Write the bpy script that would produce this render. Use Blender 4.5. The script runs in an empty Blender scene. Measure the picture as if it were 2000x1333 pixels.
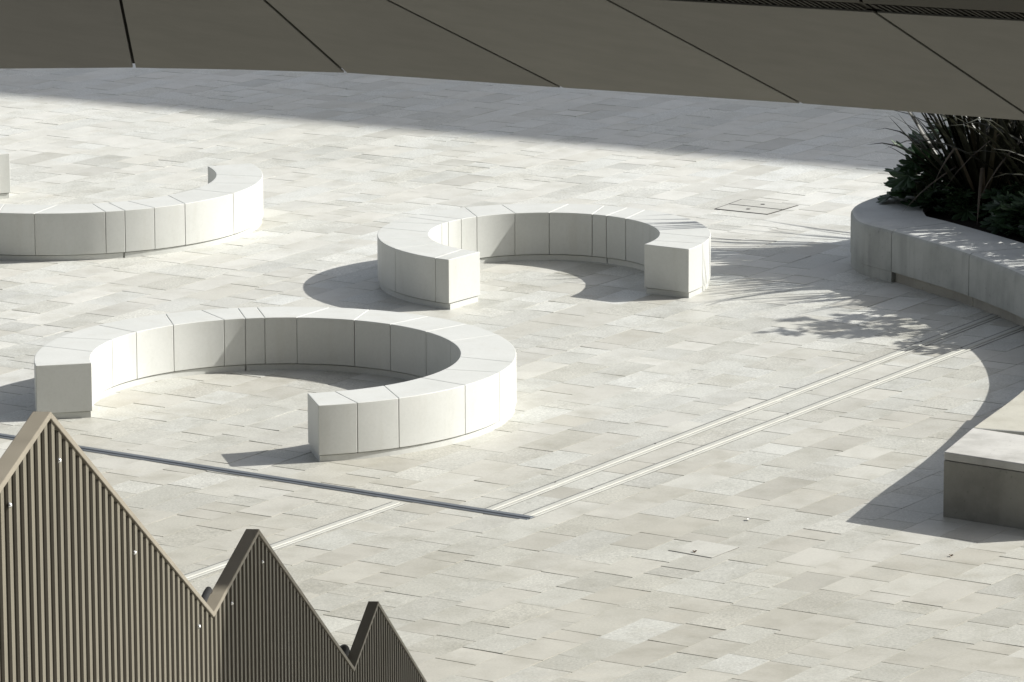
import bpy, bmesh, math, random
from math import radians as rad, sin, cos, tan, pi, hypot, atan2
from mathutils import Vector, Matrix, noise

random.seed(7)
scn = bpy.context.scene
COL = scn.collection

# ------------------------------------------------------------------ camera
F_PX, PITCH, ROLL, CAM_H = 10087.09, 0.2068487, 0.0036607, 9.06176
cd = bpy.data.cameras.new('camera')
cam = bpy.data.objects.new('camera', cd)
COL.objects.link(cam)
cd.sensor_width = 36.0
cd.lens = F_PX / 2000.0 * 36.0
cd.clip_start = 0.1
cd.clip_end = 2000
_cp, _sp, _cr, _sr = cos(PITCH), sin(PITCH), cos(ROLL), sin(ROLL)
R1, U0, FW = Vector((1, 0, 0)), Vector((0, _sp, _cp)), Vector((0, _cp, -_sp))
RIGHT = _cr * R1 - _sr * U0
UP = _sr * R1 + _cr * U0
cam.matrix_world = Matrix(((RIGHT.x, UP.x, -FW.x, 0), (RIGHT.y, UP.y, -FW.y, 0),
                           (RIGHT.z, UP.z, -FW.z, CAM_H), (0, 0, 0, 1)))
scn.camera = cam

# ------------------------------------------------------------------ light
SUN_DIR = Vector((1.5, 0.31, 1.0)).normalized()      # towards the sun
SUN_EL = math.asin(SUN_DIR.z)
world = bpy.data.worlds.new('World')
scn.world = world
world.use_nodes = True
wn = world.node_tree
sky = wn.nodes.new('ShaderNodeTexSky')
sky.sky_type = 'NISHITA'
sky.sun_disc = False
sky.sun_elevation = SUN_EL
sky.sun_rotation = atan2(SUN_DIR.x, SUN_DIR.y)
sky.dust_density = 2.5
bg = wn.nodes['Background']
hsv = wn.nodes.new('ShaderNodeHueSaturation')          # hazy summer sky: paler than the clear-air model
hsv.inputs['Saturation'].default_value = 0.42
wn.links.new(sky.outputs[0], hsv.inputs['Color'])
wn.links.new(hsv.outputs[0], bg.inputs[0])
bg.inputs[1].default_value = 0.10
sl = bpy.data.lights.new('sun', 'SUN')
sl.energy = 5.0
sl.angle = rad(0.53)
sl.color = (1.0, 0.975, 0.915)
sun = bpy.data.objects.new('sun', sl)
sun.rotation_euler = (-SUN_DIR).to_track_quat('-Z', 'Y').to_euler()
sun.location = (30, 40, 40)
COL.objects.link(sun)
scn.view_settings.view_transform = 'Standard'
scn.view_settings.look = 'None'
scn.view_settings.gamma = 1
scn.view_settings.exposure = 0.45


# ------------------------------------------------------------------ helpers
def ray(px, py):
    """direction of sight towards a point of the 2000x1333 photograph: used to find where things stand"""
    return FW + RIGHT * ((px - 1000) / F_PX) - UP * ((py - 666.5) / F_PX)


def on_z(px, py, z=0.0):
    d = ray(px, py)
    t = (z - CAM_H) / d.z
    return Vector((d.x * t, d.y * t, z))


def tag(o, label=None, cat=None, group=None, kind=None):
    if label: o['label'] = label
    if cat: o['category'] = cat
    if group: o['group'] = group
    if kind: o['kind'] = kind
    return o


def empty(name, loc=(0, 0, 0), label=None, cat=None, group=None):
    o = bpy.data.objects.new(name, None)
    o.empty_display_size = 0.3
    o.location = loc
    COL.objects.link(o)
    return tag(o, label, cat, group)


class MB:
    def __init__(s):
        s.v, s.f, s.c = [], [], []

    def add(s, verts, faces, col=None):
        n = len(s.v)
        s.v += [tuple(p) for p in verts]
        s.f += [tuple(i + n for i in f) for f in faces]
        s.c += [col] * len(faces)

    def box(s, c, size, rz=0.0, col=None):
        hx, hy, hz = size[0] / 2, size[1] / 2, size[2] / 2
        ca, sa = cos(rz), sin(rz)
        vs = []
        for z in (-hz, hz):
            for x, y in ((-hx, -hy), (hx, -hy), (hx, hy), (-hx, hy)):
                vs.append((c[0] + x * ca - y * sa, c[1] + x * sa + y * ca, c[2] + z))
        s.add(vs, [(3, 2, 1, 0), (4, 5, 6, 7), (0, 1, 5, 4), (1, 2, 6, 5), (2, 3, 7, 6), (3, 0, 4, 7)], col)

    def prism(s, poly, z0, z1, col=None):
        n = len(poly)
        vs = [(p[0], p[1], z0) for p in poly] + [(p[0], p[1], z1) for p in poly]
        fs = [tuple(range(n - 1, -1, -1)), tuple(range(n, 2 * n))]
        fs += [(i, (i + 1) % n, n + (i + 1) % n, n + i) for i in range(n)]
        s.add(vs, fs, col)

    def tube(s, pts, r, n=8, r1=None):
        pts = [Vector(p) for p in pts]
        m = len(pts)
        vs, fs = [], []
        for i, p in enumerate(pts):
            t = (pts[min(i + 1, m - 1)] - pts[max(i - 1, 0)]).normalized()
            a = t.cross(Vector((0, 0, 1)))
            if a.length < 1e-4: a = Vector((1, 0, 0))
            a.normalize()
            b = a.cross(t)
            rr = r if r1 is None else r + (r1 - r) * i / (m - 1)
            for k in range(n):
                th = 2 * pi * k / n
                vs.append(p + a * (rr * cos(th)) + b * (rr * sin(th)))
        for i in range(m - 1):
            for k in range(n):
                fs.append((i * n + k, i * n + (k + 1) % n, (i + 1) * n + (k + 1) % n, (i + 1) * n + k))
        fs.append(tuple(range(n - 1, -1, -1)))
        fs.append(tuple(range((m - 1) * n, m * n)))
        s.add(vs, fs)

    def sweep(s, path, prof, closed=False, caps=True):
        """prof(i) -> list of 3-D points at station i"""
        rings = [prof(i) for i in range(len(path))]
        k = len(rings[0])
        vs = [p for r in rings for p in r]
        fs = []
        m = len(rings)
        for i in range(m if closed else m - 1):
            j = (i + 1) % m
            for q in range(k):
                fs.append((i * k + q, j * k + q, j * k + (q + 1) % k, i * k + (q + 1) % k))
        if caps and not closed:
            fs.append(tuple(range(k)))
            fs.append(tuple(range((m - 1) * k, m * k))[::-1])
        s.add(vs, fs)

    def build(s, name, mat, parent=None, smooth=None, bevel=None, attr=False, segs=2, fixn=True):
        me = bpy.data.meshes.new(name)
        me.from_pydata(s.v, [], s.f)
        if attr:
            ca = me.color_attributes.new('tone', 'FLOAT_COLOR', 'CORNER')
            li = 0
            buf = []
            for p in me.polygons:
                c = s.c[p.index] or (.5, .5, .5)
                buf += [c[0], c[1], c[2], 1.0] * p.loop_total
            ca.data.foreach_set('color', buf)
        if fixn:
            bm = bmesh.new()
            bm.from_mesh(me)
            bmesh.ops.recalc_face_normals(bm, faces=bm.faces)
            bm.to_mesh(me)
            bm.free()
        if smooth is not None:
            me.polygons.foreach_set('use_smooth', [True] * len(me.polygons))
            me.set_sharp_from_angle(angle=rad(smooth))
        me.materials.append(mat)
        o = bpy.data.objects.new(name, me)
        COL.objects.link(o)
        if parent:
            o.parent = parent
            o.matrix_parent_inverse = Matrix.Translation(parent.location).inverted()
        if bevel:
            b = o.modifiers.new('bevel', 'BEVEL')
            b.width = bevel
            b.segments = segs
            b.limit_method = 'ANGLE'
            b.angle_limit = rad(40)
            b.harden_normals = smooth is not None
        return o


# ------------------------------------------------------------------ materials
class NT:
    def __init__(s, name):
        s.m = bpy.data.materials.new(name)
        s.m.use_nodes = True
        s.t = s.m.node_tree
        s.b = s.t.nodes['Principled BSDF']
        s.geo = None

    def n(s, typ, **kw):
        nd = s.t.nodes.new(typ)
        for k, v in kw.items():
            setattr(nd, k, v)
        return nd

    def l(s, a, b): s.t.links.new(a, b)

    def pos(s):
        if not s.geo:
            s.geo = s.n('ShaderNodeNewGeometry')
        return s.geo.outputs['Position']

    def scaled(s, sc):
        mp = s.n('ShaderNodeMapping')
        mp.inputs['Scale'].default_value = sc
        s.l(s.pos(), mp.inputs[0])
        return mp.outputs[0]

    def noise(s, scale, detail=4, rough=.55, vec=None):
        nd = s.n('ShaderNodeTexNoise')
        nd.inputs['Scale'].default_value = scale
        nd.inputs['Detail'].default_value = detail
        nd.inputs['Roughness'].default_value = rough
        s.l(vec or s.pos(), nd.inputs['Vector'])
        return nd.outputs['Fac']

    def ramp(s, fac, stops):
        r = s.n('ShaderNodeValToRGB')
        e = r.color_ramp.elements
        while len(e) < len(stops): e.new(.5)
        for el, (p, c) in zip(e, stops):
            el.position = p
            el.color = (c, c, c, 1) if isinstance(c, (int, float)) else (*c, 1)
        s.l(fac, r.inputs[0])
        return r.outputs[0]

    def mix(s, fac, a, b, mode='MIX'):
        m = s.n('ShaderNodeMix', data_type='RGBA', blend_type=mode)
        for sock, v in ((m.inputs['Factor'], fac), (m.inputs['A'], a), (m.inputs['B'], b)):
            if isinstance(v, (int, float)): sock.default_value = v if sock.type == 'VALUE' else (v, v, v, 1)
            elif isinstance(v, tuple): sock.default_value = (*v, 1)
            else: s.l(v, sock)
        return m.outputs['Result']

    def math(s, op, a, b=0.0):
        m = s.n('ShaderNodeMath', operation=op)
        for i, v in enumerate((a, b)):
            if isinstance(v, (int, float)): m.inputs[i].default_value = v
            else: s.l(v, m.inputs[i])
        return m.outputs[0]

    def bump(s, h, strength, dist):
        b = s.n('ShaderNodeBump')
        b.inputs['Strength'].default_value = strength
        b.inputs['Distance'].default_value = dist
        s.l(h, b.inputs['Height'])
        s.l(b.outputs[0], s.b.inputs['Normal'])

    def fin(s, col, rough, metal=0.0, spec=.5):
        for key, v in (('Base Color', col), ('Roughness', rough), ('Metallic', metal), ('Specular IOR Level', spec)):
            if isinstance(v, tuple): s.b.inputs[key].default_value = (*v, 1)
            elif isinstance(v, (int, float)): s.b.inputs[key].default_value = v
            else: s.l(v, s.b.inputs[key])
        return s.m


def m_paving():
    t = NT('limestone_paving')
    a = t.n('ShaderNodeAttribute', attribute_name='tone')
    sep = t.n('ShaderNodeSeparateColor')
    t.l(a.outputs['Color'], sep.inputs[0])
    r, g, b = sep.outputs
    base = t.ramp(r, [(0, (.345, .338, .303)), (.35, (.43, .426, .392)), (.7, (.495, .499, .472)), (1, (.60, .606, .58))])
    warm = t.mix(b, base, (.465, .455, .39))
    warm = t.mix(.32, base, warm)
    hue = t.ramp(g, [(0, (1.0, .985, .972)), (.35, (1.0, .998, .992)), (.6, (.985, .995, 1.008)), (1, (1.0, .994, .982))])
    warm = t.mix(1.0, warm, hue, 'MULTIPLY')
    off = t.n('ShaderNodeVectorMath', operation='SCALE')
    t.l(a.outputs['Color'], off.inputs[0])
    off.inputs['Scale'].default_value = 170.0
    sv = t.n('ShaderNodeVectorMath', operation='ADD')
    t.l(t.pos(), sv.inputs[0])
    t.l(off.outputs[0], sv.inputs[1])
    cloud = t.noise(3.2, 6, .62, sv.outputs[0])
    c1 = t.mix(1.0, warm, t.ramp(cloud, [(.25, (.82, .81, .77)), (.52, (1, 1, 1)), (.8, (1.09, 1.09, 1.09))]), 'MULTIPLY')
    big = t.noise(.16, 3, .5)
    c1 = t.mix(1.0, c1, t.ramp(big, [(.3, (.93, .925, .90)), (.65, (1.02, 1.02, 1.02))]), 'MULTIPLY')
    # exposed aggregate on some slabs
    vo = t.noise(52, 4, .8, sv.outputs[0])
    sp = t.ramp(vo, [(.27, .40), (.43, .90), (.57, 1.06), (.74, 1.55)])
    amt = t.math('MULTIPLY_ADD', g, .9)
    t.t.nodes[-1].inputs[2].default_value = .22
    c2 = t.mix(amt, c1, t.mix(1.0, c1, sp, 'MULTIPLY'))
    st = t.ramp(t.noise(.75, 6, .65), [(.60, 0.0), (.72, 1.0)])
    c3 = t.mix(t.math('MULTIPLY', st, .30), c2, (.40, .36, .28))
    spots = t.ramp(t.noise(5.5, 2, .5), [(.755, 0.0), (.785, 1.0)])
    c3 = t.mix(t.math('MULTIPLY', spots, .35), c3, (.2, .185, .16))
    t.bump(t.math('ADD', t.math('MULTIPLY', vo, .5), t.math('MULTIPLY', cloud, .8)), .35, .004)
    return t.fin(c3, t.ramp(cloud, [(.3, .44), (.7, .56)]), 0, .5)


def m_white():
    t = NT('white_cast_stone')
    n1 = t.noise(3.0, 4, .5)
    col = t.ramp(n1, [(.3, (.535, .545, .520)), (.7, (.575, .583, .560))])
    gr = t.ramp(t.noise(1.0, 5, .6, t.scaled((7, 7, 1.2))), [(.52, 0.0), (.75, 1.0)])
    col = t.mix(t.math('MULTIPLY', gr, .26), col, (.43, .415, .36))
    sp = t.ramp(t.noise(40, 3, .7), [(.3, .96), (.5, 1.0), (.7, 1.02)])
    col = t.mix(1.0, col, sp, 'MULTIPLY')
    t.bump(t.noise(60, 3, .6), .10, .002)
    return t.fin(col, .5, 0, .4)


def m_concrete(name, base, dark, streak=.35):
    t = NT(name)
    n1 = t.noise(2.2, 7, .62)
    col = t.ramp(n1, [(.28, dark), (.52, base), (.8, tuple(min(1, c * 1.12) for c in base))])
    sv = t.noise(1.0, 5, .6, t.scaled((9, 9, .9)))
    col = t.mix(t.math('MULTIPLY', t.ramp(sv, [(.5, 0.0), (.72, 1.0)]), streak), col, tuple(c * .62 for c in base))
    pit = t.ramp(t.noise(38, 2, .5), [(.24, 0.72), (.33, 1.0)])
    col = t.mix(1.0, col, pit, 'MULTIPLY')
    t.bump(t.math('ADD', t.noise(30, 5, .65), n1), .25, .006)
    return t.fin(col, .78, 0, .3)


def m_plain(name, col, rough=.5, metal=0.0, var=.12, sc=4.0, spec=.5, bump=0.0):
    t = NT(name)
    n1 = t.noise(sc, 5, .6)
    c = t.ramp(n1, [(.25, tuple(x * (1 - var) for x in col)), (.75, tuple(min(1, x * (1 + var)) for x in col))])
    if bump: t.bump(n1, bump, .01)
    return t.fin(c, t.ramp(n1, [(.2, max(0, rough - .06)), (.8, min(1, rough + .06))]), metal, spec)


def m_cladding():
    t = NT('grey_taupe_cladding')
    br = t.noise(1.0, 5, .6, t.scaled((2, 14, 14)))
    cl = t.noise(.8, 4, .5)
    c = t.ramp(cl, [(.3, (.158, .156, .148)), (.7, (.186, .183, .173))])
    c = t.mix(1.0, c, t.ramp(br, [(.3, .93), (.7, 1.05)]), 'MULTIPLY')
    sc = t.ramp(t.noise(1.0, 3, .5, t.scaled((5, 5, 16))), [(.72, 0.0), (.78, 1.0)])
    c = t.mix(t.math('MULTIPLY', sc, .25), c, (.11, .10, .085))
    a = t.n('ShaderNodeAttribute', attribute_name='tone')
    c = t.mix(1.0, c, a.outputs['Color'], 'MULTIPLY')
    return t.fin(c, .5, .15, .45)


def m_leaf(name, a, b, tip):
    t = NT(name)
    oi = t.n('ShaderNodeAttribute', attribute_name='tone')
    sep = t.n('ShaderNodeSeparateColor')
    t.l(oi.outputs['Color'], sep.inputs[0])
    c = t.ramp(sep.outputs[0], [(0, a), (.75, b), (1, tip)])
    c = t.mix(1.0, c, t.ramp(t.noise(14, 3, .5), [(.3, .75), (.7, 1.15)]), 'MULTIPLY')
    t.b.inputs['Transmission Weight'].default_value = 0
    t.fin(c, .42, 0, .45)
    tr = t.n('ShaderNodeBsdfTranslucent')
    t.l(c, tr.inputs[0])
    mx = t.n('ShaderNodeMixShader')
    mx.inputs[0].default_value = .22
    out = t.t.nodes['Material Output']
    t.l(t.b.outputs[0], mx.inputs[1])
    t.l(tr.outputs[0], mx.inputs[2])
    t.l(mx.outputs[0], out.inputs[0])
    return t.m


M = dict(
    paving=m_paving(), white=m_white(),
    concrete=m_concrete('fair_faced_concrete', (.40, .41, .39), (.29, .30, .285), .5),
    toplitc=m_concrete('skylit_top_concrete', (.58, .59, .57), (.47, .48, .465), .1),
    coping=m_concrete('pale_concrete', (.47, .465, .44), (.33, .325, .30), .25),
    beige=m_concrete('beige_stone', (.43, .42, .365), (.33, .315, .26), .1),
    plinthc=m_concrete('warm_grey_concrete', (.34, .325, .285), (.25, .24, .21), .2),
    blockshade=m_concrete('shaded_block_concrete', (.27, .265, .235), (.19, .185, .165), .3),  # darkened colour carries the shade on the block's front
    bed=m_plain('joint_sand', (.19, .175, .145), .95, 0, .25, 30),
    steel=m_plain('dark_steel', (.15, .165, .18), .5, .3, .08, 9),  # steel, its colour darkened for the face turned from the sun
    cream=m_plain('pale_metal', (.47, .47, .425), .55, .1, .08, 6),  # colour paled for the channel faces turned to the sun
    edge=m_plain('grey_edge_metal', (.17, .17, .16), .6, .1, .2, 9),
    dgap=m_plain('dark_gap', (.025, .024, .022), .8, 0, .2),
    clad=m_cladding(),
    cladback=m_plain('dark_backing', (.02, .019, .017), .8),
    louvre=m_plain('louvre_metal', (.055, .053, .045), .55, .2, .25, 8),
    upper=m_plain('upper_cladding', (.062, .059, .048), .6, .1, .08, 3),  # colour darkened as shade, as if these panels were set back
    bronze=m_plain('bronze_metal', (.172, .157, .120), .5, .25, .12, 3),
    bronzeshade=m_plain('bronze_recess_shade', (.047, .040, .027), .65, .1, .12, 3),  # rib flanks and gaps coloured darker to deepen their shade
    bronzecap=m_plain('bronze_cap', (.30, .27, .215), .45, .3, .10, 5),
    chrome=m_plain('polished_screw', (.9, .9, .88), .25, .8, .02),
    rail=m_plain('dark_handrail', (.035, .036, .038), .45, .3),
    soil=m_plain('planting_soil', (.012, .010, .007), 1.0, 0, .4, 12, .2, .8),  # taken near black for the deep shade under the leaves
    flax=m_leaf('flax_leaf', (.022, .024, .015), (.045, .046, .028), (.12, .105, .07)),
    deadleaf=m_leaf('withered_leaf', (.075, .060, .042), (.13, .105, .075), (.20, .17, .12)),
    lobed=m_leaf('lobed_leaf', (.018, .042, .018), (.040, .082, .034), (.07, .12, .05)),
    stem=m_plain('green_stem', (.06, .075, .035), .6),
    brown=m_plain('dry_brown_leaf', (.09, .055, .03), .8),
    paper=m_plain('white_paper', (.78, .78, .76), .8),
    wallf=m_plain('facade_render', (.075, .072, .068), .8),
    glass=m_plain('window_glass', (.04, .05, .055), .12, 0, .1),
    roofm=m_plain('roof_membrane', (.18, .18, .18), .9),
)

# ------------------------------------------------------------------ the plaza floor
TH = rad(57.4)                       # direction in which the rows of slabs run
EA, EB = Vector((cos(TH), sin(TH), 0)), Vector((sin(TH), -cos(TH), 0))
ORG = Vector((0, 45, 0))
g = MB()
g.add([(-600, -300, -.016), (600, -300, -.016), (600, 900, -.016), (-600, 900, -.016)], [(0, 1, 2, 3)], (.6, .3, .4))
tag(g.build('ground', M['paving'], attr=True), kind='structure')
bd = MB()
bd.add([(-22, 22, -.005), (22, 22, -.005), (22, 74, -.005), (-22, 74, -.005)], [(0, 1, 2, 3)])
tag(bd.build('paving_joint_bed', M['bed']), kind='structure')

pl = MB()
ROW = .318
rng = random.Random(21)
row = -110
b0 = row * ROW
while b0 < 36:
    w = ROW
    gapl = rng.choice((.0025, .003, .0045))
    if row % 11 == 4: gapl = .0055
    sft = rng.uniform(0, .8)
    a0 = -44 - sft
    lastlen = 0
    while a0 < 44:
        ln = rng.choice((.24, .33, .42, .42, .5, .5, .6, .6, .72))
        cx = ORG + EA * (a0 + ln / 2) + EB * (b0 + w / 2)
        if -21 < cx.x < 21 and 24 < cx.y < 73:
            gc = .0065 + rng.random() ** 2 * .0055
            if rng.random() < .2: gc = .004
            zt = rng.gauss(0, .0006)
            depth_f = min(1, max(0, (cx.y - 33.5) / 17 + .12 * noise.noise((cx.x * .25, cx.y * .25, 3.1))))  # slab tone gets paler and cooler with distance, plus slight noise
            tone = min(1.0, max(.06, rng.gauss(.21 + .80 * depth_f, .14)))
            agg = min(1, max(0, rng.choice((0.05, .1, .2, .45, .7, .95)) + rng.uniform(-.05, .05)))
            wm = min(1, max(0, rng.gauss(.95 - .75 * depth_f, .25)))
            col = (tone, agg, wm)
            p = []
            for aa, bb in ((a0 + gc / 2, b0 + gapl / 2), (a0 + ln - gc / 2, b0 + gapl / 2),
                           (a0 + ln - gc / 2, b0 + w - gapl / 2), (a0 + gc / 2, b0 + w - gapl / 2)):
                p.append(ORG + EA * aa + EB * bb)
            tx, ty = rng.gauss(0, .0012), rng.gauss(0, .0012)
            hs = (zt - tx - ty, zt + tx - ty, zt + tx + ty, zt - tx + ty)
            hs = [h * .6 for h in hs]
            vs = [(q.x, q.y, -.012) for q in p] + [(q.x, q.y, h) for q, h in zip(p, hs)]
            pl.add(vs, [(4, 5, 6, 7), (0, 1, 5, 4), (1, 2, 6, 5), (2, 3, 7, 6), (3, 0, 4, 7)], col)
        a0 += ln
    b0 += w
    row += 1
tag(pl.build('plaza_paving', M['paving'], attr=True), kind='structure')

# ------------------------------------------------------------------ ring benches
BH = .45
PL_TOP = .055


def ring_sector(mb, c, ri, ro, cut0, cut1, z0, z1, gap=0.0):
    """solid sector between two cuts; a cut is (angle at the inner rim, angle at the outer rim) in degrees"""
    gi, go = math.degrees(gap / 2 / ri), math.degrees(gap / 2 / ro)
    i0, o0, i1, o1 = cut0[0] + gi, cut0[1] + go, cut1[0] - gi, cut1[1] - go
    n = max(3, int(max(i1 - i0, o1 - o0) / 1.3))
    vs = []
    for k in range(n + 1):
        f = k / n
        ai, ao = rad(i0 + (i1 - i0) * f), rad(o0 + (o1 - o0) * f)
        for r, a, z in ((ri, ai, z0), (ro, ao, z0), (ro, ao, z1), (ri, ai, z1)):
            vs.append((c[0] + r * cos(a), c[1] + r * sin(a), z))
    fs = []
    for k in range(n):
        for q in range(4):
            fs.append((k * 4 + q, k * 4 + (q + 1) % 4, (k + 1) * 4 + (q + 1) % 4, (k + 1) * 4 + q))
    fs += [(0, 1, 2, 3), tuple(n * 4 + q for q in (3, 2, 1, 0))]
    mb.add(vs, fs)


def ring_bench(label, c, ri, ro, cuts, notch):
    root = empty('ring_bench', (c[0], c[1], 0), label, 'bench', 'curved white benches on the plaza')
    for a, b in zip(cuts[:-1], cuts[1:]):
        mb = MB()
        ring_sector(mb, c, ri, ro, a, b, PL_TOP, BH, .003)
        mb.build('panel', M['white'], root, smooth=30, bevel=.006)
    ins = .014
    ei = math.degrees(ins / ri)
    for a, b in ((cuts[0][0] + ei, notch - .25), (notch + .25, cuts[-1][0] - ei)):
        mb = MB()
        ring_sector(mb, c, ri + ins, ro - ins, (a, a), (b, b), -.002, PL_TOP - .006)
        mb.build('plinth', M['white'], root, smooth=30)
    core = MB()
    ring_sector(core, c, ri + .04, ro - .04, (cuts[0][0] + 2.2, cuts[0][0] + 2.2),
                (cuts[-1][0] - 2.2, cuts[-1][0] - 2.2), .01, BH - .04)
    core.build('core', M['white'], root)
    return root


def s2(x): return (x, x)


ring_bench('white ring bench open towards the viewer, nearest and widest, just behind the ribbed fence',
           (-1.8974, 40.5497), 1.483, 1.932,
           [(282, 282.2), (290.5, 291.4), (307.2, 301.9), (323, 322.4), (336.8, 338.6), (355.5, 350.2),
            (379.8, 383.2), (396.5, 398), (413, 411.4), (426.5, 428.6), (445.8, 438.9), (456, 457.2), (462.3, 462),
            (469.3, 471.3), (487.2, 480.9), (502.8, 501.7), (516.2, 518.5), (534.7, 529.1), (551.6, 552.0)], 462.3)
ring_bench('smallest white ring bench, open to the front, with leaf shadows across its right end',
           (.2923, 45.7633), 1.040, 1.503,
           [(-31.4, -31.9), (-20.6, -20), (.2, -8.8), (22, 24), (43.7, 51.0), (56.3, 58.5), (64.4, 67.6), (87, 80.7),
            (104.5, 104.8), (126, 118.8), (136.3, 139.5), (146.6, 145.8), (153, 156.9), (175.5, 168.3),
            (190, 190), (206, 208), (225.4, 230.1), (236.7, 235.8)], 56.3)
ring_bench('white ring bench farthest back, cut off by the left picture edge, its opening facing away',
           (-4.3162, 48.7732), 1.483, 1.932,
           [(114.6, 114.6), (126, 128), (146, 140), (160, 161), (180, 178), (198, 199), (216, 214), (236, 238),
            (254.2, 257.5), (273.7, 267.5), (286, 287), (292, 292.5), (299.4, 301.3), (317.2, 311.3), (332.3, 331.6),
            (346.4, 348.4), (364.3, 359.6), (382.5, 382.5)], 292.2)


# ------------------------------------------------------------------ inlaid metal channels
def channel(label, p0, p1, side, mat, mitre=0.0, zs=1.0):
    """low ridge of three strips from p0 to p1; side = +1/-1 puts the broad sloping strip right/left of the run"""
    p0, p1 = Vector((p0[0], p0[1], 0)), Vector((p1[0], p1[1], 0))
    d = (p1 - p0).normalized()
    nrm = Vector((d.y, -d.x, 0)) * side          # towards the broad side
    L = (p1 - p0).length
    root = empty('drain_channel', p0, label, 'drain channel')

    def strip(name, prof, m, bev=.002):
        mb = MB()
        n = len(prof)
        prof = [(a, z * zs) for a, z in prof]
        vs = [p0 + nrm * a + Vector((0, 0, z)) + d * (-a * mitre) for a, z in prof]
        vs += [p1 + nrm * a + Vector((0, 0, z)) + d * (a * mitre if mitre else 0) for a, z in prof]
        fs = [tuple(range(n - 1, -1, -1)), tuple(range(n, 2 * n))]
        fs += [(i, (i + 1) % n, n + (i + 1) % n, n + i) for i in range(n)]
        mb.add(vs, fs)
        mb.build(name, m, root, bevel=bev)

    strip('back_lip', [(-.066, -.01), (-.040, -.01), (-.040, .003), (-.066, .003)], M['edge'], None)
    strip('ridge', [(-.0395, -.01), (.014, -.01), (.014, .004), (.006, .008), (-.0395, .009)], mat)
    strip('groove', [(.0145, -.01), (.028, -.01), (.028, .0015), (.0145, .0015)], M['edge'], None)
    strip('front_lip', [(.0285, -.01), (.052, -.01), (.052, .0035), (.0285, .006)], mat)
    strip('front_joint', [(.0525, -.01), (.060, -.01), (.060, .002), (.0525, .002)], M['edge'], None)
    k = 1.0
    while k < L - .3:
        q = p0 + d * k
        jb = MB()
        jb.box((q.x - nrm.x * .036, q.y - nrm.y * .036, .0095), (.02, .010, .003), atan2(d.y, d.x))
        jb.build('cover_joint', M['dgap'], root)
        k += 1.5
    return root


def ext(a, b, t): return tuple(a[i] + (b[i] - a[i]) * t for i in range(2)) + (0,)


channel('pale metal drain channel running to the right, the upper one of the close parallel pair',
        (-.175, 37.075), ext((-.167, 37.144), (4.401, 44.46), 1.15), 1, M['cream'])
channel('pale metal drain channel running to the right, the lower one of the close parallel pair',
        (.09, 36.86), ext((.089, 36.855), (4.33, 43.55), 1.1), 1, M['cream'])
channel('short pale metal drain channel that runs down from the dark channel behind the ribbed fence',
        ext((-.805, 37.379), (-2.271, 35.145), 2.2), (-.845, 37.33), 1, M['cream'])
channel('dark grey metal drain channel crossing from the left edge to the mitred corner',
        ext((.089, 36.855), (-4.031, 39.616), 2.2), (.135, 36.825), 1, M['steel'], 0.0, 1.35)


# ------------------------------------------------------------------ access covers, leaves, scrap
def access_cover(label, corners, splits, w=.022, holes=True, fm='dgap'):
    c = [on_z(*p) for p in corners]              # left, back, right, front
    ctr = sum(c, Vector()) / 4
    root = empty('access_cover', (ctr.x, ctr.y, 0), label, 'access cover')
    fr = MB()
    fr.prism([(p.x, p.y) for p in c], -.01, .0035)
    fr.build('frame', M[fm], root)
    ins = lambda p, k: ctr + (p - ctr) * k
    L, B, R, F = c
    for i in range(splits):
        f0, f1 = i / splits, (i + 1) / splits
        q = [L.lerp(B, f0), L.lerp(B, f1), F.lerp(R, f1), F.lerp(R, f0)]
        m = sum(q, Vector()) / 4
        e1 = (q[1] - q[0]).normalized() * w * .5
        e2 = (q[3] - q[0]).normalized() * w * .5
        q = [q[0] + e1 + e2, q[1] - e1 + e2, q[2] - e1 - e2, q[3] + e1 - e2]
        mb = MB()
        mb.prism([(p.x, p.y) for p in q], -.009, .005, (.6, .2, .3))
        mb.build('lid', M['paving'], root, attr=True)
        if not holes: continue
        kb = MB()
        kb.prism([(m.x + .022 * cos(a), m.y + .022 * sin(a)) for a in [k * pi / 6 for k in range(12)]], .004, .0072)
        kb.build('lifting_hole', M['dgap'], root)
    return root


access_cover('recessed rectangular access cover of two stone lids behind the smallest ring bench',
             [(1395, 409), (1448, 390), (1560, 402), (1499, 420)], 2, .03)
access_cover('single square stone access cover flush in the paving in front of the drain corner',
             [(1305, 1076), (1362, 1056), (1444, 1070), (1390, 1091)], 1, .007, False, 'edge')


def leaf_litter(name, px, py, size, mat, label, cat, seed):
    r = random.Random(seed)
    p = on_z(px, py)
    vs, n = [], 14
    for k in range(n):
        a = 2 * pi * k / n
        rr = size * (1 if k % 2 else .62) * r.uniform(.8, 1.2)
        vs.append((p.x + rr * cos(a) * 1.3, p.y + rr * sin(a) * 1.6, .009 + .006 * abs(cos(a)) + r.uniform(0, .004)))
    vs.append((p.x, p.y, .008))
    mb = MB()
    mb.add(vs, [(k, (k + 1) % n, n) for k in range(n)])
    low = [(v[0], v[1], v[2] - .003) for v in vs]
    mb.add(low, [((k + 1) % n, k, n) for k in range(n)])
    mb.add([*vs[:n], *low[:n]], [(k, (k + 1) % n, n + (k + 1) % n, n + k) for k in range(n)])
    tag(mb.build(name, mat, fixn=False), label, cat)


leaf_litter('fallen_leaf', 1357, 1080, .013, M['brown'], 'small dark brown leaf lying on the square stone access cover', 'leaf', 1)
leaf_litter('fallen_leaf', 1858, 1088, .012, M['brown'], 'small brown dry leaf on the paving in front of the concrete block end', 'leaf', 2)
leaf_litter('paper_scrap', 1462, 1017, .014, M['paper'], 'tiny white scrap of paper on the sunlit paving', 'litter', 3)

# ------------------------------------------------------------------ concrete seat wall and planter
PH = .485


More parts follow.
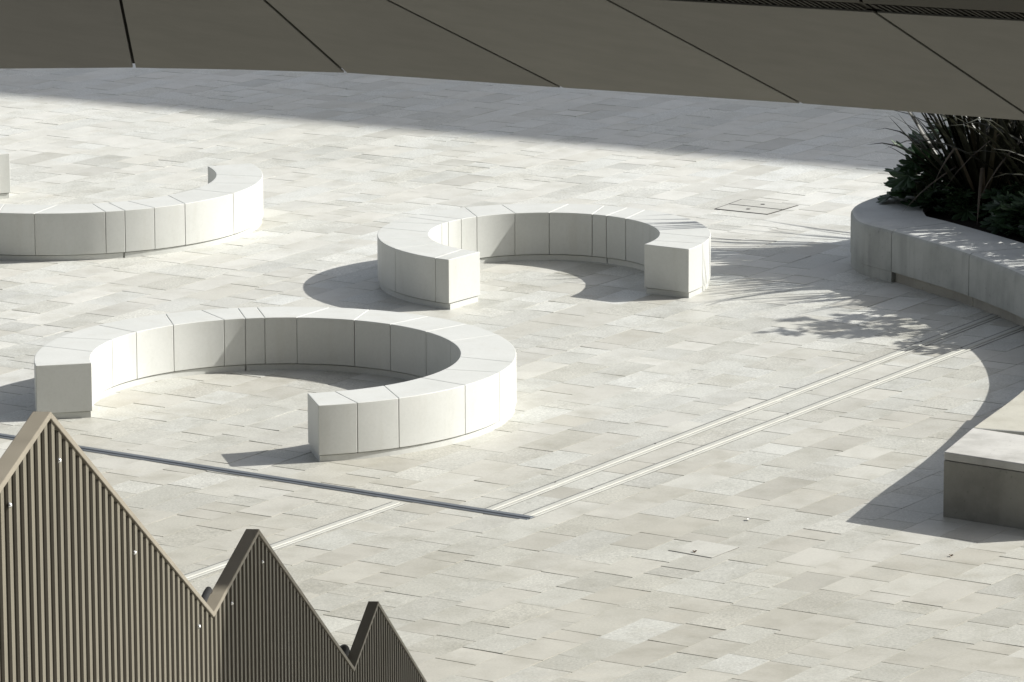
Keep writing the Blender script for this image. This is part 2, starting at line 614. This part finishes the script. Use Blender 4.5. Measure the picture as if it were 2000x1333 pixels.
def catmull(P, n=8, closed=False):
    P = [Vector((p[0], p[1], 0)) for p in P]
    out = []
    m = len(P)
    for i in range(m if closed else m - 1):
        a = P[(i - 1) % m] if closed or i > 0 else P[0]
        b, c = P[i], P[(i + 1) % m]
        d = P[(i + 2) % m] if closed or i + 2 < m else P[-1]
        for k in range(n):
            t = k / n
            out.append(.5 * ((2 * b) + (c - a) * t + (2 * a - 5 * b + 4 * c - d) * t * t + (3 * b - a - 3 * c + d) * t ** 3))
    if not closed: out.append(P[-1])
    return out


# outer line: back side, round nose, front side, concave bay, block corner
front = catmull([(7.2, 49.3), (5.4, 48.75), (4.2, 48.15), (3.60, 47.68), (3.30, 47.25), (3.145, 46.88), (3.115, 46.50),
                 (3.17, 46.10), (3.42, 45.69), (3.70, 45.19), (4.02, 44.57), (4.33, 43.80), (4.53, 43.1),
                 (4.62, 42.4), (4.61, 41.6), (4.52, 40.98), (4.39, 40.41), (4.21, 39.77), (4.03, 39.2), (3.80, 38.55),
                 (3.44, 37.64), (3.16, 36.85)], 6)
NB = len(front)


def arclen(P):
    L = [0]
    for a, b in zip(P[:-1], P[1:]): L.append(L[-1] + (b - a).length)
    return L


def inward(P, i):
    a, b = P[max(0, i - 1)], P[min(len(P) - 1, i + 1)]
    t = (b - a).normalized()
    return Vector((-t.y, t.x, 0))          # left of the run = inside the planter


seat = empty('planter_wall', (4.6, 42.4, 0),
             'curved pale concrete planter wall with rounded nose and square block end at right', 'planter')
AL = arclen(front)
# joints of the wall: nearest stations to the visible seams
seams_w = [(3.43, 45.67), (4.02, 44.57), (4.44, 43.45), (4.62, 42.1), (4.33, 40.2), (3.80, 38.55)]


def station(p):
    return min(range(NB), key=lambda i: (front[i] - Vector((p[0], p[1], 0))).length)


IBLK = station((3.42, 37.6))
cutsw = [0, station((4.2, 48.15))] + [station(p) for p in seams_w] + [IBLK]
WALLW = .66
NR = .05
prof_round = [(WALLW, .10), (0.0, .10), (0.0, PH - NR)] + \
             [(NR - NR * cos(a), PH - NR + NR * sin(a)) for a in (rad(22), rad(45), rad(68))] + \
             [(NR, PH), (WALLW, PH)]
for k in range(len(cutsw) - 1):
    i0, i1 = cutsw[k], cutsw[k + 1]
    idx = list(range(i0, i1 + 1))
    pts = []
    for j in idx:
        p, nn = front[j].copy(), inward(front, j)
        t = Vector((nn.y, -nn.x, 0))
        if j == i0 and k > 0: p = p + t * .004
        if j == i1: p = p - t * .004
        pts.append((p, nn))
    mb = MB()
    mb.sweep(pts, lambda q: [pts[q][0] + pts[q][1] * a + Vector((0, 0, z)) for a, z in prof_round])
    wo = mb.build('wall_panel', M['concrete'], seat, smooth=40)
    wo.data.materials.append(M['toplitc'])          # top coloured paler than the sides to carry the sky light
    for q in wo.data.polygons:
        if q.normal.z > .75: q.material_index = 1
    pb = MB()
    pp = [(.045, -.004), (WALLW - .05, -.004), (WALLW - .05, .092), (.045, .092)]
    if k < 2: pp = [(.006, -.004), (WALLW - .05, -.004), (WALLW - .05, .0965), (.006, .0965)]
    pb.sweep(pts, lambda q: [pts[q][0] + pts[q][1] * a + Vector((0, 0, z)) for a, z in pp])
    pb.build('plinth', M['concrete'] if pp[0][0] < .02 else M['plinthc'], seat, smooth=40)

# the square block end: pale coping in front, beige stone top behind it
A = Vector((3.16, 36.85, 0))
Bc = Vector((4.06, 36.19, 0))
Cc = Vector((4.75, 36.33, 0))
Dd = Vector((7.5, 37.2, 0))
K0 = front[IBLK]
kdir = (Bc - A).normalized()
K1 = K0 + kdir * 1.05
K2 = Vector((7.5, 38.0, 0))
cp = MB()
cp.prism([(p.x, p.y) for p in (A, Bc, Cc, Dd, K2, K1, K0)], PH + .0, PH + .012)
blk = MB()
blk.prism([(p.x, p.y) for p in (A, Bc, Cc, Dd, K2, K1, K0)], -.004, PH - .062)
blk.build('block_end', M['blockshade'], seat, bevel=.006)
cp = MB()
off = -.003
cen = (A + Bc + Cc + Dd + K2 + K1 + K0) / 7
cp.prism([(p.x, p.y) for p in (A, Bc, Cc, Dd, K2, K1, K0)], PH - .058, PH + .004)
cp.build('coping', M['coping'], seat, bevel=.010, segs=3)
bs = MB()
i_s = station((4.33, 40.2))
inner_line = [front[j] + inward(front, j) * (.67) for j in range(i_s, IBLK + 1)]
poly = [(p.x, p.y) for p in inner_line] + [(K1.x, K1.y + .01), (7.5, 38.02), (7.5, 40.6)]
bs.prism(poly, -.004, PH + .0)
bs.build('stone_top', M['beige'], seat)
# beige skin on the wall head of the block
hd = MB()
pts = [(front[j], inward(front, j)) for j in range(i_s, IBLK + 1)]
pts[-1] = (pts[-1][0] - Vector((pts[-1][1].y, -pts[-1][1].x, 0)) * .012, pts[-1][1])
hd.sweep(pts, lambda q: [pts[q][0] + pts[q][1] * a + Vector((0, 0, z)) for a, z in
                         ((.004, PH - .03), (.004, PH + .003), (.668, PH + .003), (.668, PH - .03))])
hd.build('stone_head', M['beige'], seat, smooth=40, bevel=.006)
# soil
sb = MB()
inn = [front[j] + inward(front, j) * (WALLW - .02) for j in range(0, i_s + 1)]
sb.prism([(p.x, p.y) for p in inn] + [(7.5, 40.65), (7.5, 49.2)], .1, PH - .05)
sb.build('soil', M['soil'], seat)


# ------------------------------------------------------------------ plants
def blade(mb, base, az, elev, L, w, droop, rng, col, kink=None, twist=0.0):
    """one strap leaf: a folded ribbon that rises and arches over"""
    n = 9
    p = Vector(base)
    d = Vector((cos(az) * cos(elev), sin(az) * cos(elev), sin(elev)))
    side0 = Vector((-sin(az), cos(az), 0))
    vs = []
    for k in range(n + 1):
        f = k / n
        ww = w * (0.6 + 1.15 * f) if f < .35 else w * .9 * max(.03, 1 - ((f - .35) / .65) ** 1.7)
        sd = (side0 * cos(twist * f) + d.cross(side0) * sin(twist * f)).normalized()
        up = sd.cross(d).normalized()
        vs += [p - sd * ww * .5 + up * ww * .22, p, p + sd * ww * .5 + up * ww * .22]
        st = L / n
        p = p + d * st
        g_ = droop * (f ** 1.6) * 2.2 / n
        if kink and k == kink: g_ += 1.5
        hz = Vector((d.x, d.y, 0))
        e = atan2(d.z, hz.length) - g_
        e = max(e, -1.45)
        if hz.length > 1e-4: az2 = atan2(hz.y, hz.x)
        else: az2 = az
        d = Vector((cos(az2) * cos(e), sin(az2) * cos(e), sin(e)))
        if p.z < PH + .02 and k > 3:
            d.z = max(d.z, 0.0)
            p.z = max(p.z, PH + .012)
    fs = []
    for k in range(n):
        i = 3 * k
        fs += [(i, i + 1, i + 4, i + 3), (i + 1, i + 2, i + 5, i + 4)]
    mb.add(vs, fs, col)


def flax(x, y, hgt, nl, label, seed, spread=1.0, dead=2, spikes=()):
    r = random.Random(seed)
    root = empty('flax_plant', (x, y, PH - .05), label, 'plant', 'strap leaved flax plants in the planter')
    mb, db = MB(), MB()
    for i in range(nl):
        az = r.uniform(0, 2 * pi)
        t = r.random()
        el = rad(88 - 46 * spread * t ** 1.2 - r.uniform(0, 8))
        L = hgt * r.uniform(.72, 1.08)
        b = (x + cos(az) * .10 * r.random(), y + sin(az) * .10 * r.random(), PH - .06)
        blade(mb, b, az, el, L, r.uniform(.055, .082), r.choice((.15, .3, .6, 1.1, 1.5)) * (.35 + t), r, (r.random() ** 1.6, 0, 0),
              twist=r.uniform(-.5, .5))
    for az, el, L, dr in spikes:
        blade(mb, (x, y, PH - .06), rad(az), rad(el), L, .10, dr, r, (r.random() * .6, 0, 0), twist=.3)
    for i in range(dead):
        az = rad((225, 262, 196, 300)[i % 4]) + r.uniform(-.12, .12)
        blade(db, (x, y, PH - .06), az, rad(60), hgt * r.uniform(.7, .9), .045, .9, r, (r.random(), 0, 0), kink=r.choice((3, 4, 5)))
    mb.build('foliage', M['flax'], root, smooth=60, attr=True, fixn=False)
    if dead: db.build('withered_leaves', M['deadleaf'], root, smooth=60, attr=True, fixn=False)
    return root


def lobed_leaf(mb, base, az, tilt, size, r, col):
    """palmate leaf with deep toothed lobes"""
    ax = Vector((cos(az) * cos(tilt), sin(az) * cos(tilt), sin(tilt)))
    sd = Vector((-sin(az), cos(az), 0))
    up = ax.cross(sd) * -1
    nl = 7
    out = []
    for i in range(nl):
        th = rad(-125 + 250 * i / (nl - 1))
        ll = size * (1 - .42 * (abs(i - 3) / 3) ** 1.3)
        for f, dt in ((.40, -17), (.76, -13), (.88, -6), (1.0, 0), (.90, 6), (.74, 12)):
            a = th + rad(dt) * (1.15 if f < .5 else 1)
            out.append((ll * f * cos(a), ll * f * sin(a)))
    base = Vector(base)
    vs = [base]
    for u, v in out:
        rr = hypot(u, v) / size
        vs.append(base + ax * u + sd * v + up * (-.28 * size * rr * rr + .05 * size * sin(9 * atan2(v, u))))
    n = len(out)
    mb.add(vs, [(0, 1 + k, 1 + (k + 1) % n) for k in range(n)], col)


def shrub(x, y, rx, ry, hgt, nleaf, label, seed, zb=PH - .05, size=.15):
    r = random.Random(seed)
    root = empty('lobed_shrub', (x, y, zb), label, 'plant', 'dark lobed shrubs in the planter')
    lm, sm = MB(), MB()
    for i in range(nleaf):
        th = r.uniform(0, 2 * pi)
        ph = math.acos(r.uniform(-.1, 1))
        q = r.uniform(.62, 1.0)
        ex = Vector((cos(th) * sin(ph) * rx * q, sin(th) * sin(ph) * ry * q, hgt * (.18 + .82 * cos(ph) * q)))
        p = Vector((x, y, zb)) + ex
        p.z = max(p.z, PH + .03)
        az = th + r.uniform(-.6, .6)
        lobed_leaf(lm, p, az, rad(r.uniform(-55, 25)), size * r.uniform(.7, 1.25), r, (r.random(), 0, 0))
        if i % 3 == 0:
            b = Vector((x + r.uniform(-.1, .1), y + r.uniform(-.1, .1), zb))
            mid = (b + p) / 2 + Vector((0, 0, .10))
            sm.tube([b, mid, p], .007, 5, .003)
    lm.build('foliage', M['lobed'], root, attr=True, fixn=False)
    sm.build('stems', M['stem'], root, smooth=60)
    return root


flax(4.34, 46.66, 1.5, 55, 'tallest dark flax plant at the planter nose with long leaves bending over the wall', 11, .8, 4,
     ((172, 50, 1.25, .05), (182, 47, 1.3, .05), (166, 55, 1.3, .1), (195, 60, 1.35, .3), (160, 63, 1.4, .2), (205, 52, 1.1, .9),
      (188, 66, 1.45, .15), (176, 40, 1.15, .5), (215, 64, 1.3, 1.2), (178, 72, 1.5, .1), (230, 70, 1.3, 1.6), (176, 70, 1.95, .12), (168, 74, 2.0, .2), (186, 76, 2.1, .3), (196, 72, 1.9, .35),
      (158, 70, 1.9, .4), (181, 64, 1.75, .1), (204, 75, 2.0, .5)))
flax(4.98, 46.5, 2.1, 90, 'dense dark flax plant to the right of the tallest one, under the facade edge', 12, 1.05, 3)
flax(5.4, 45.75, 1.75, 80, 'dark flax plant beside the planter wall close to the right picture edge', 13, 1.0, 1)
flax(4.8, 47.5, 2.0, 90, 'dark flax plant standing behind the other flax plants in the planter', 14, 1.0, 1)
flax(5.9, 44.5, 1.5, 40, 'dark flax plant beyond the right edge of the view in the planter', 15, .9, 1)
shrub(5.15, 44.25, .48, .60, 1.6, 115, 'tall loose leafy shrub at the planter wall just beyond the right edge of the view', 28, size=.13)
flax(5.9, 46.6, 2.0, 70, 'dark flax plant deep inside the planter behind the right hand clump', 16, .9, 0)
shrub(3.86, 46.98, .36, .30, .56, 52, 'dark green lobed shrub hanging over the rounded planter nose', 21, size=.21)
shrub(4.12, 47.35, .38, .36, .80, 55, 'taller dark green lobed shrub behind the planter nose', 22, size=.19)
shrub(4.66, 46.30, .32, .30, .40, 60, 'low dark leafy shrub in the shade under the flax plants', 26, size=.15)
shrub(4.12, 46.72, .30, .26, .34, 55, 'low dark lobed shrub at the foot of the tallest flax plant', 29, size=.16)
shrub(4.62, 45.86, .30, .28, .34, 60, 'low dark lobed shrub behind the planter rim below the dense flax plant', 30, size=.16)
shrub(4.86, 45.52, .36, .36, .48, 70, 'low dark green lobed shrub on the planter wall at the right picture edge', 23, size=.20)
shrub(4.95, 46.8, .6, .5, .8, 90, 'dark leafy shrub filling the shade between the flax clumps', 27, size=.17)
shrub(5.4, 43.4, .5, .5, .95, 80, 'dark green lobed shrub beyond the right edge of the view', 24, size=.17)
shrub(5.7, 45.0, .6, .6, 1.3, 100, 'bushy dark green lobed shrub between the flax plants at far right', 25, size=.17)


# ------------------------------------------------------------------ ribbed stepped fence (lower left)
W0 = CAM_H
def at_depth(px, py, dep):
    d = ray(px, py)
    t = dep / d.y
    return Vector((d.x * t, dep, CAM_H + d.z * t))


P0 = at_depth(95, 810, 10.0)
P2 = at_depth(737, 1178, 17.44)
WE = Vector((P2.x - P0.x, P2.y - P0.y, 0)).normalized()        # along the fence
WN = Vector((WE.y, -WE.x, 0))                                  # the visible side


def on_wall(px, py, off=0.0):
    d = ray(px, py)
    o = Vector((0, 0, CAM_H))
    q = Vector((P0.x, P0.y, 0)) + WN * off
    t = (q - o).dot(WN) / d.dot(WN)
    return o + d * t


def sz(p): return ((p - Vector((P0.x, P0.y, 0))).dot(WE), p.z)


def wp(s, z, off=0.0):
    q = Vector((P0.x, P0.y, 0)) + WE * s + WN * off
    return Vector((q.x, q.y, z))


key = [sz(on_wall(*p)) for p in ((0, 945), (95, 806), (415, 1197), (503, 1035), (690, 1305), (737, 1176), (832, 1333))]
sl0 = (key[1][1] - key[0][1]) / (key[1][0] - key[0][0])
dd = (key[6][1] - key[5][1]) / (key[6][0] - key[5][0])
key[0] = (key[1][0] - 1.4, key[1][1] - sl0 * 1.4)
key[6] = (key[5][0] + 2.8, key[5][1] + dd * 2.8)


def ztop(s):
    for (s0, z0), (s1, z1) in zip(key[:-1], key[1:]):
        if s <= s1: return z0 + (z1 - z0) * (s - s0) / (s1 - s0)
    return key[-1][1]


fence = empty('ribbed_fence', (P0.x, P0.y, 0),
              'bronze ribbed metal fence stepping downhill with three pointed tops', 'fence')
rb = MB()
PITCH_R = .0925
s = key[0][0]
DEP = .030
zb = .0
kinks = sorted(k[0] for k in key)
prof = []
while s < key[-1][0]:
    for ds, of in ((0, -DEP), (.038, -DEP), (.042, -.005), (.045, 0), (.083, 0), (.088, -.006)):
        prof.append((s + ds, of))
    s += PITCH_R
stations = prof + [(k[0], None) for k in key[1:-1]]
stations.sort()
full = []
lo = 0
for i, (ss, of) in enumerate(stations):
    full.append((ss, of if of is not None else full[-1][1]))
CAPW = .030
vs, fs = [], []
for ss, of in full:
    zt = ztop(ss) - .006
    vs += [wp(ss, zb, of), wp(ss, zt, of)]
for i in range(len(full) - 1):
    fs.append((2 * i, 2 * i + 2, 2 * i + 3, 2 * i + 1))
rb.add(vs, fs)
# back sheet closes the panel
vs = []
for ss, of in full: vs += [wp(ss, zb, -DEP - .004), wp(ss, ztop(ss) - .006, -DEP - .004)]
rb.add(vs, [(2 * i + 1, 2 * i + 3, 2 * i + 2, 2 * i) for i in range(len(full) - 1)])
rp = rb.build('ribbed_panel', M['bronzeshade'], fence, fixn=False)
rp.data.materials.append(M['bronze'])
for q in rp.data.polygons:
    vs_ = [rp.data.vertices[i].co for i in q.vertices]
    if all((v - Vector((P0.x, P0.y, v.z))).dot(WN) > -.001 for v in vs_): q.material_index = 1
cb = MB()
CT = .012


def vert_off(i):
    return CT


ring = []
for (s0, z0), (s1, z1) in zip(key[:-1], key[1:]):
    cbk = MB()
    dvec = Vector((s1 - s0, z1 - z0)).normalized()
    t = CT / max(.2, dvec.x)
    e = .0
    vs = []
    for ss, zz in ((s0, z0), (s1, z1)):
        for of, dz in ((-.032, -t), (.005, -t), (.005, 0.002), (-.032, 0.002)):
            vs.append(wp(ss, zz + dz, of))
    cbk.add(vs, [(0, 1, 2, 3), (7, 6, 5, 4), (0, 4, 5, 1), (1, 5, 6, 2), (2, 6, 7, 3), (3, 7, 4, 0)])
    cbk.build('cap_rail', M['bronzecap'], fence, bevel=.002)
for px, py in ((115, 900), (18, 987), (262, 1080), (388, 1224), (452, 1179), (512, 1098), (-60, 1060)):
    p = on_wall(px, py, .001)
    hb = MB()
    rr = .0056
    rings = 5
    vs = []
    for a in range(rings):
        ph = (pi / 2) * a / rings
        for k in range(12):
            th = 2 * pi * k / 12
            vs.append(p + WN * (rr * sin(ph)) + WE * (rr * cos(ph) * cos(th)) + Vector((0, 0, rr * cos(ph) * sin(th))))
    vs.append(p + WN * rr)
    fs = []
    for a in range(rings - 1):
        for k in range(12): fs.append((a * 12 + k, a * 12 + (k + 1) % 12, (a + 1) * 12 + (k + 1) % 12, (a + 1) * 12 + k))
    for k in range(12): fs.append(((rings - 1) * 12 + k, (rings - 1) * 12 + (k + 1) % 12, rings * 12))
    hb.add(vs, fs)
    hb.build('screw', M['chrome'], fence, smooth=60)
for i, ho, hr_ in ((2, -.031, .010), (4, -.047, .021)):
    s0, z0 = key[i]
    hr = MB()
    zz = z0 + .012
    hr.tube([wp(s0 - .25, zz, ho), wp(s0 + .14, zz + .002, ho), wp(s0 + .18, zz, ho), wp(s0 + .20, zz - .008, ho)], hr_, 14, hr_ * .85)
    hr.build('handrail', M['rail'], fence, smooth=50)

# ------------------------------------------------------------------ leaning cladding above (canopy)
CN = Vector((.30, 1.0, 1.2))                 # plane of the leaning face:  .3x + y + 1.2z = c
CQ = Vector((0, 26.0, 4.9))
CNn = CN.normalized()
OUT = -CNn                                    # towards the viewer and down


def on_face(px, py, off=0.0):
    d = ray(px, py)
    o = Vector((0, 0, CAM_H))
    t = (CQ + OUT * off - o).dot(CN) / d.dot(CN)
    return o + d * t


CX = Vector((1, -.30, 0)).normalized()       # along the face, horizontal
CY = CNn.cross(CX).normalized()
if CY.z < 0: CY = -CY


def c2(p):
    q = p - CQ
    return Vector((q.dot(CX), q.dot(CY)))


def c3(uv, off=0.0): return CQ + CX * uv.x + CY * uv.y + OUT * off


edge_px = [(-9000, 240), (-4000, 178), (-900, 142), (-400, 137), (-150, 135.5), (0, 135), (262, 133.5), (475, 137), (675, 143), (880, 157), (1097, 172.5),
           (1330, 187.5), (1565, 203.5), (1790, 220), (2000, 236), (2250, 254), (2600, 280), (3200, 325), (6000, 540), (11000, 920)]
edge = [c2(on_face(*p)) for p in edge_px]
band0 = [c2(on_face(1180, -7)), c2(on_face(2000, 41))]
bd_dir = (band0[1] - band0[0])


def band_y(u, extra=0.0):
    return band0[0].y + bd_dir.y * (u - band0[0].x) / bd_dir.x + extra


def edge_y(u):
    for a, b in zip(edge[:-1], edge[1:]):
        if u <= b.x: return a.y + (b.y - a.y) * (u - a.x) / (b.x - a.x)
    return edge[-1].y


seam_px = [((-8800, 238), (-8700, 100)), ((-4000, 178), (-3800, 40)), ((-560, 138), (-330, 0)), ((-140, 135), (-60, 0)), ((262, 133), (235, 0)), ((675, 143), (515, 0)), ((1097, 172), (755, 0)), ((1565, 203), (1185, 0)),
           ((2025, 238), (1672, 0)), ((2500, 272), (2140, 20)), ((3000, 310), (2640, 60)), ((5500, 500), (5140, 250)), ((10800, 905), (10440, 655))]
SW = .0085
overhang = empty('leaning_facade', (CQ.x, CQ.y, CQ.z),
                 'dark taupe panelled facade leaning out across the top of the view', 'building')
BAND = .062
TOPV = 10.8


def seam_u(k, y):
    a, b = c2(on_face(*seam_px[k][0])), c2(on_face(*seam_px[k][1]))
    return a.x + (b.x - a.x) * (y - a.y) / (b.y - a.y)


def seam_hits(k, off_band):
    """point of the seam on the line band_y + off_band"""
    y = 0.0
    for _ in range(30):
        y = band_y(seam_u(k, y), off_band)
    return Vector((seam_u(k, y), y))


def seam_low(k):
    return c2(on_face(*seam_px[k][0]))


def panel(poly, name='cladding_panel', mat='clad', thick=.012, off=0.0, bev=.0025, tone=1.0):
    n = len(poly)
    mb = MB()
    vs = [c3(p, off) for p in poly] + [c3(p, off - thick) for p in poly]
    fs = [tuple(range(n)), tuple(range(2 * n - 1, n - 1, -1))] + [(i, (i + 1) % n, n + (i + 1) % n, n + i) for i in range(n)]
    mb.add(vs, fs, (tone, tone, tone * (.97 if tone > 1 else 1)))
    return mb.build(name, M[mat], overhang, bevel=bev, attr=True)


NS = len(seam_px)
for k in range(NS - 1):
    l0, l1 = seam_low(k), seam_low(k + 1)
    t0, t1 = seam_hits(k, -.004), seam_hits(k + 1, -.004)
    sh = Vector((SW, 0))
    low = [l0 + sh] + [e for e in edge if l0.x + .03 < e.x < l1.x - .03] + [l1 - sh]
    panel(low + [t1 - sh, t0 + sh], tone=(1, 1, .82, .92, 1.06, 1.16, 1.28, 1.12, 1.1, 1.1, 1.1, 1.1, 1.1, 1.1)[k])  # panel tones paint in the light growing towards the right
    b0_, b1_ = seam_hits(k, .004), seam_hits(k + 1, .004)
    b2_, b3_ = seam_hits(k + 1, BAND), seam_hits(k, BAND)
    panel([b0_ + sh, b1_ - sh, b2_ - sh, b3_ + sh], 'louvre_band', 'louvre', .01, -.014)
    fb = MB()
    u = b0_.x + .02
    while u < b1_.x - .03:
        q = Vector((u, band_y(u, .006)))
        r_ = Vector((u - .055, band_y(u - .055, BAND - .003)))
        if r_.x < b3_.x + .01:
            u += .03
            continue
        wv = Vector((.007 + .004 * random.random(), 0))
        vs = [c3(p, o) for o in (-.0135, -.004) for p in (q, q + wv, r_ + wv, r_)]
        fb.add(vs, [(0, 1, 2, 3), (7, 6, 5, 4), (0, 4, 5, 1), (1, 5, 6, 2), (2, 6, 7, 3), (3, 7, 4, 0)])
        u += .026 + .012 * random.random()
    if fb.v: fb.build('louvre_slats', M['louvre'], overhang)
    ya = BAND + .008
    p0_, p1_ = seam_hits(k, ya), seam_hits(k + 1, ya)
    top = TOPV
    panel([p0_ + sh, p1_ - sh, Vector((p1_.x - SW, top)), Vector((p0_.x + SW, top))], 'upper_panel', 'upper', .012, 0)
# dark backing body
body = MB()
bl = [e + Vector((0, .004)) for e in edge]
poly = bl + [Vector((edge[-1].x, TOPV)), Vector((edge[0].x, TOPV))]
n = len(poly)
vs = [c3(p, -.026) for p in poly] + [c3(p, -.40) for p in poly]
body.add(vs, [tuple(range(n)), tuple(range(2 * n - 1, n - 1, -1))] + [(i, (i + 1) % n, n + (i + 1) % n, n + i) for i in range(n)])
body.build('backing_wall', M['cladback'], overhang)

# ------------------------------------------------------------------ tall block right of the view: throws the wide shade
bld = empty('office_block', (45, 66, 0), 'plain tall office block standing out of view to the right, shading the far paving', 'building')
HB = 25.0
cA = Vector((26.5, 67.16, 0))
cB = Vector((58.0, 50.15, 0))
eX = (cB - cA).normalized()
eY = Vector((-eX.y, eX.x, 0))
LB = (cB - cA).length
DB = 16.0


def bp(a, b, z=0): return cA + eX * a + eY * b + Vector((0, 0, z))


wb = MB()
wb.prism([(bp(a, b).x, bp(a, b).y) for a, b in ((0, 0), (LB, 0), (LB, DB), (0, DB))], 0, HB - .5)
wb.build('wall', M['wallf'], bld)
pb = MB()
pb.prism([(bp(a, b).x, bp(a, b).y) for a, b in ((-.003, -.003), (LB + .003, -.003), (LB + .003, DB + .003), (-.003, DB + .003))], HB - .497, HB)
pb.build('roof', M['roofm'], bld)
for fl in range(7):
    for k in range(9):
        q = bp(2.2 + k * 3.7, 0)
        wbm = MB()
        c_ = q + eX * 1.2 - eY * .02
        wbm.box((c_.x, c_.y, 2.1 + fl * 3.3), (2.3, .10, 1.7), atan2(eX.y, eX.x))
        wbm.build('window', M['glass'], bld)

# unseen mass of the viewer's building, added and sized to block sky light
hb_ = MB()
hb_.box((0, -19, 30), (150, 26, 60))
hb_.build('sky_blocker', M['wallf'], overhang)
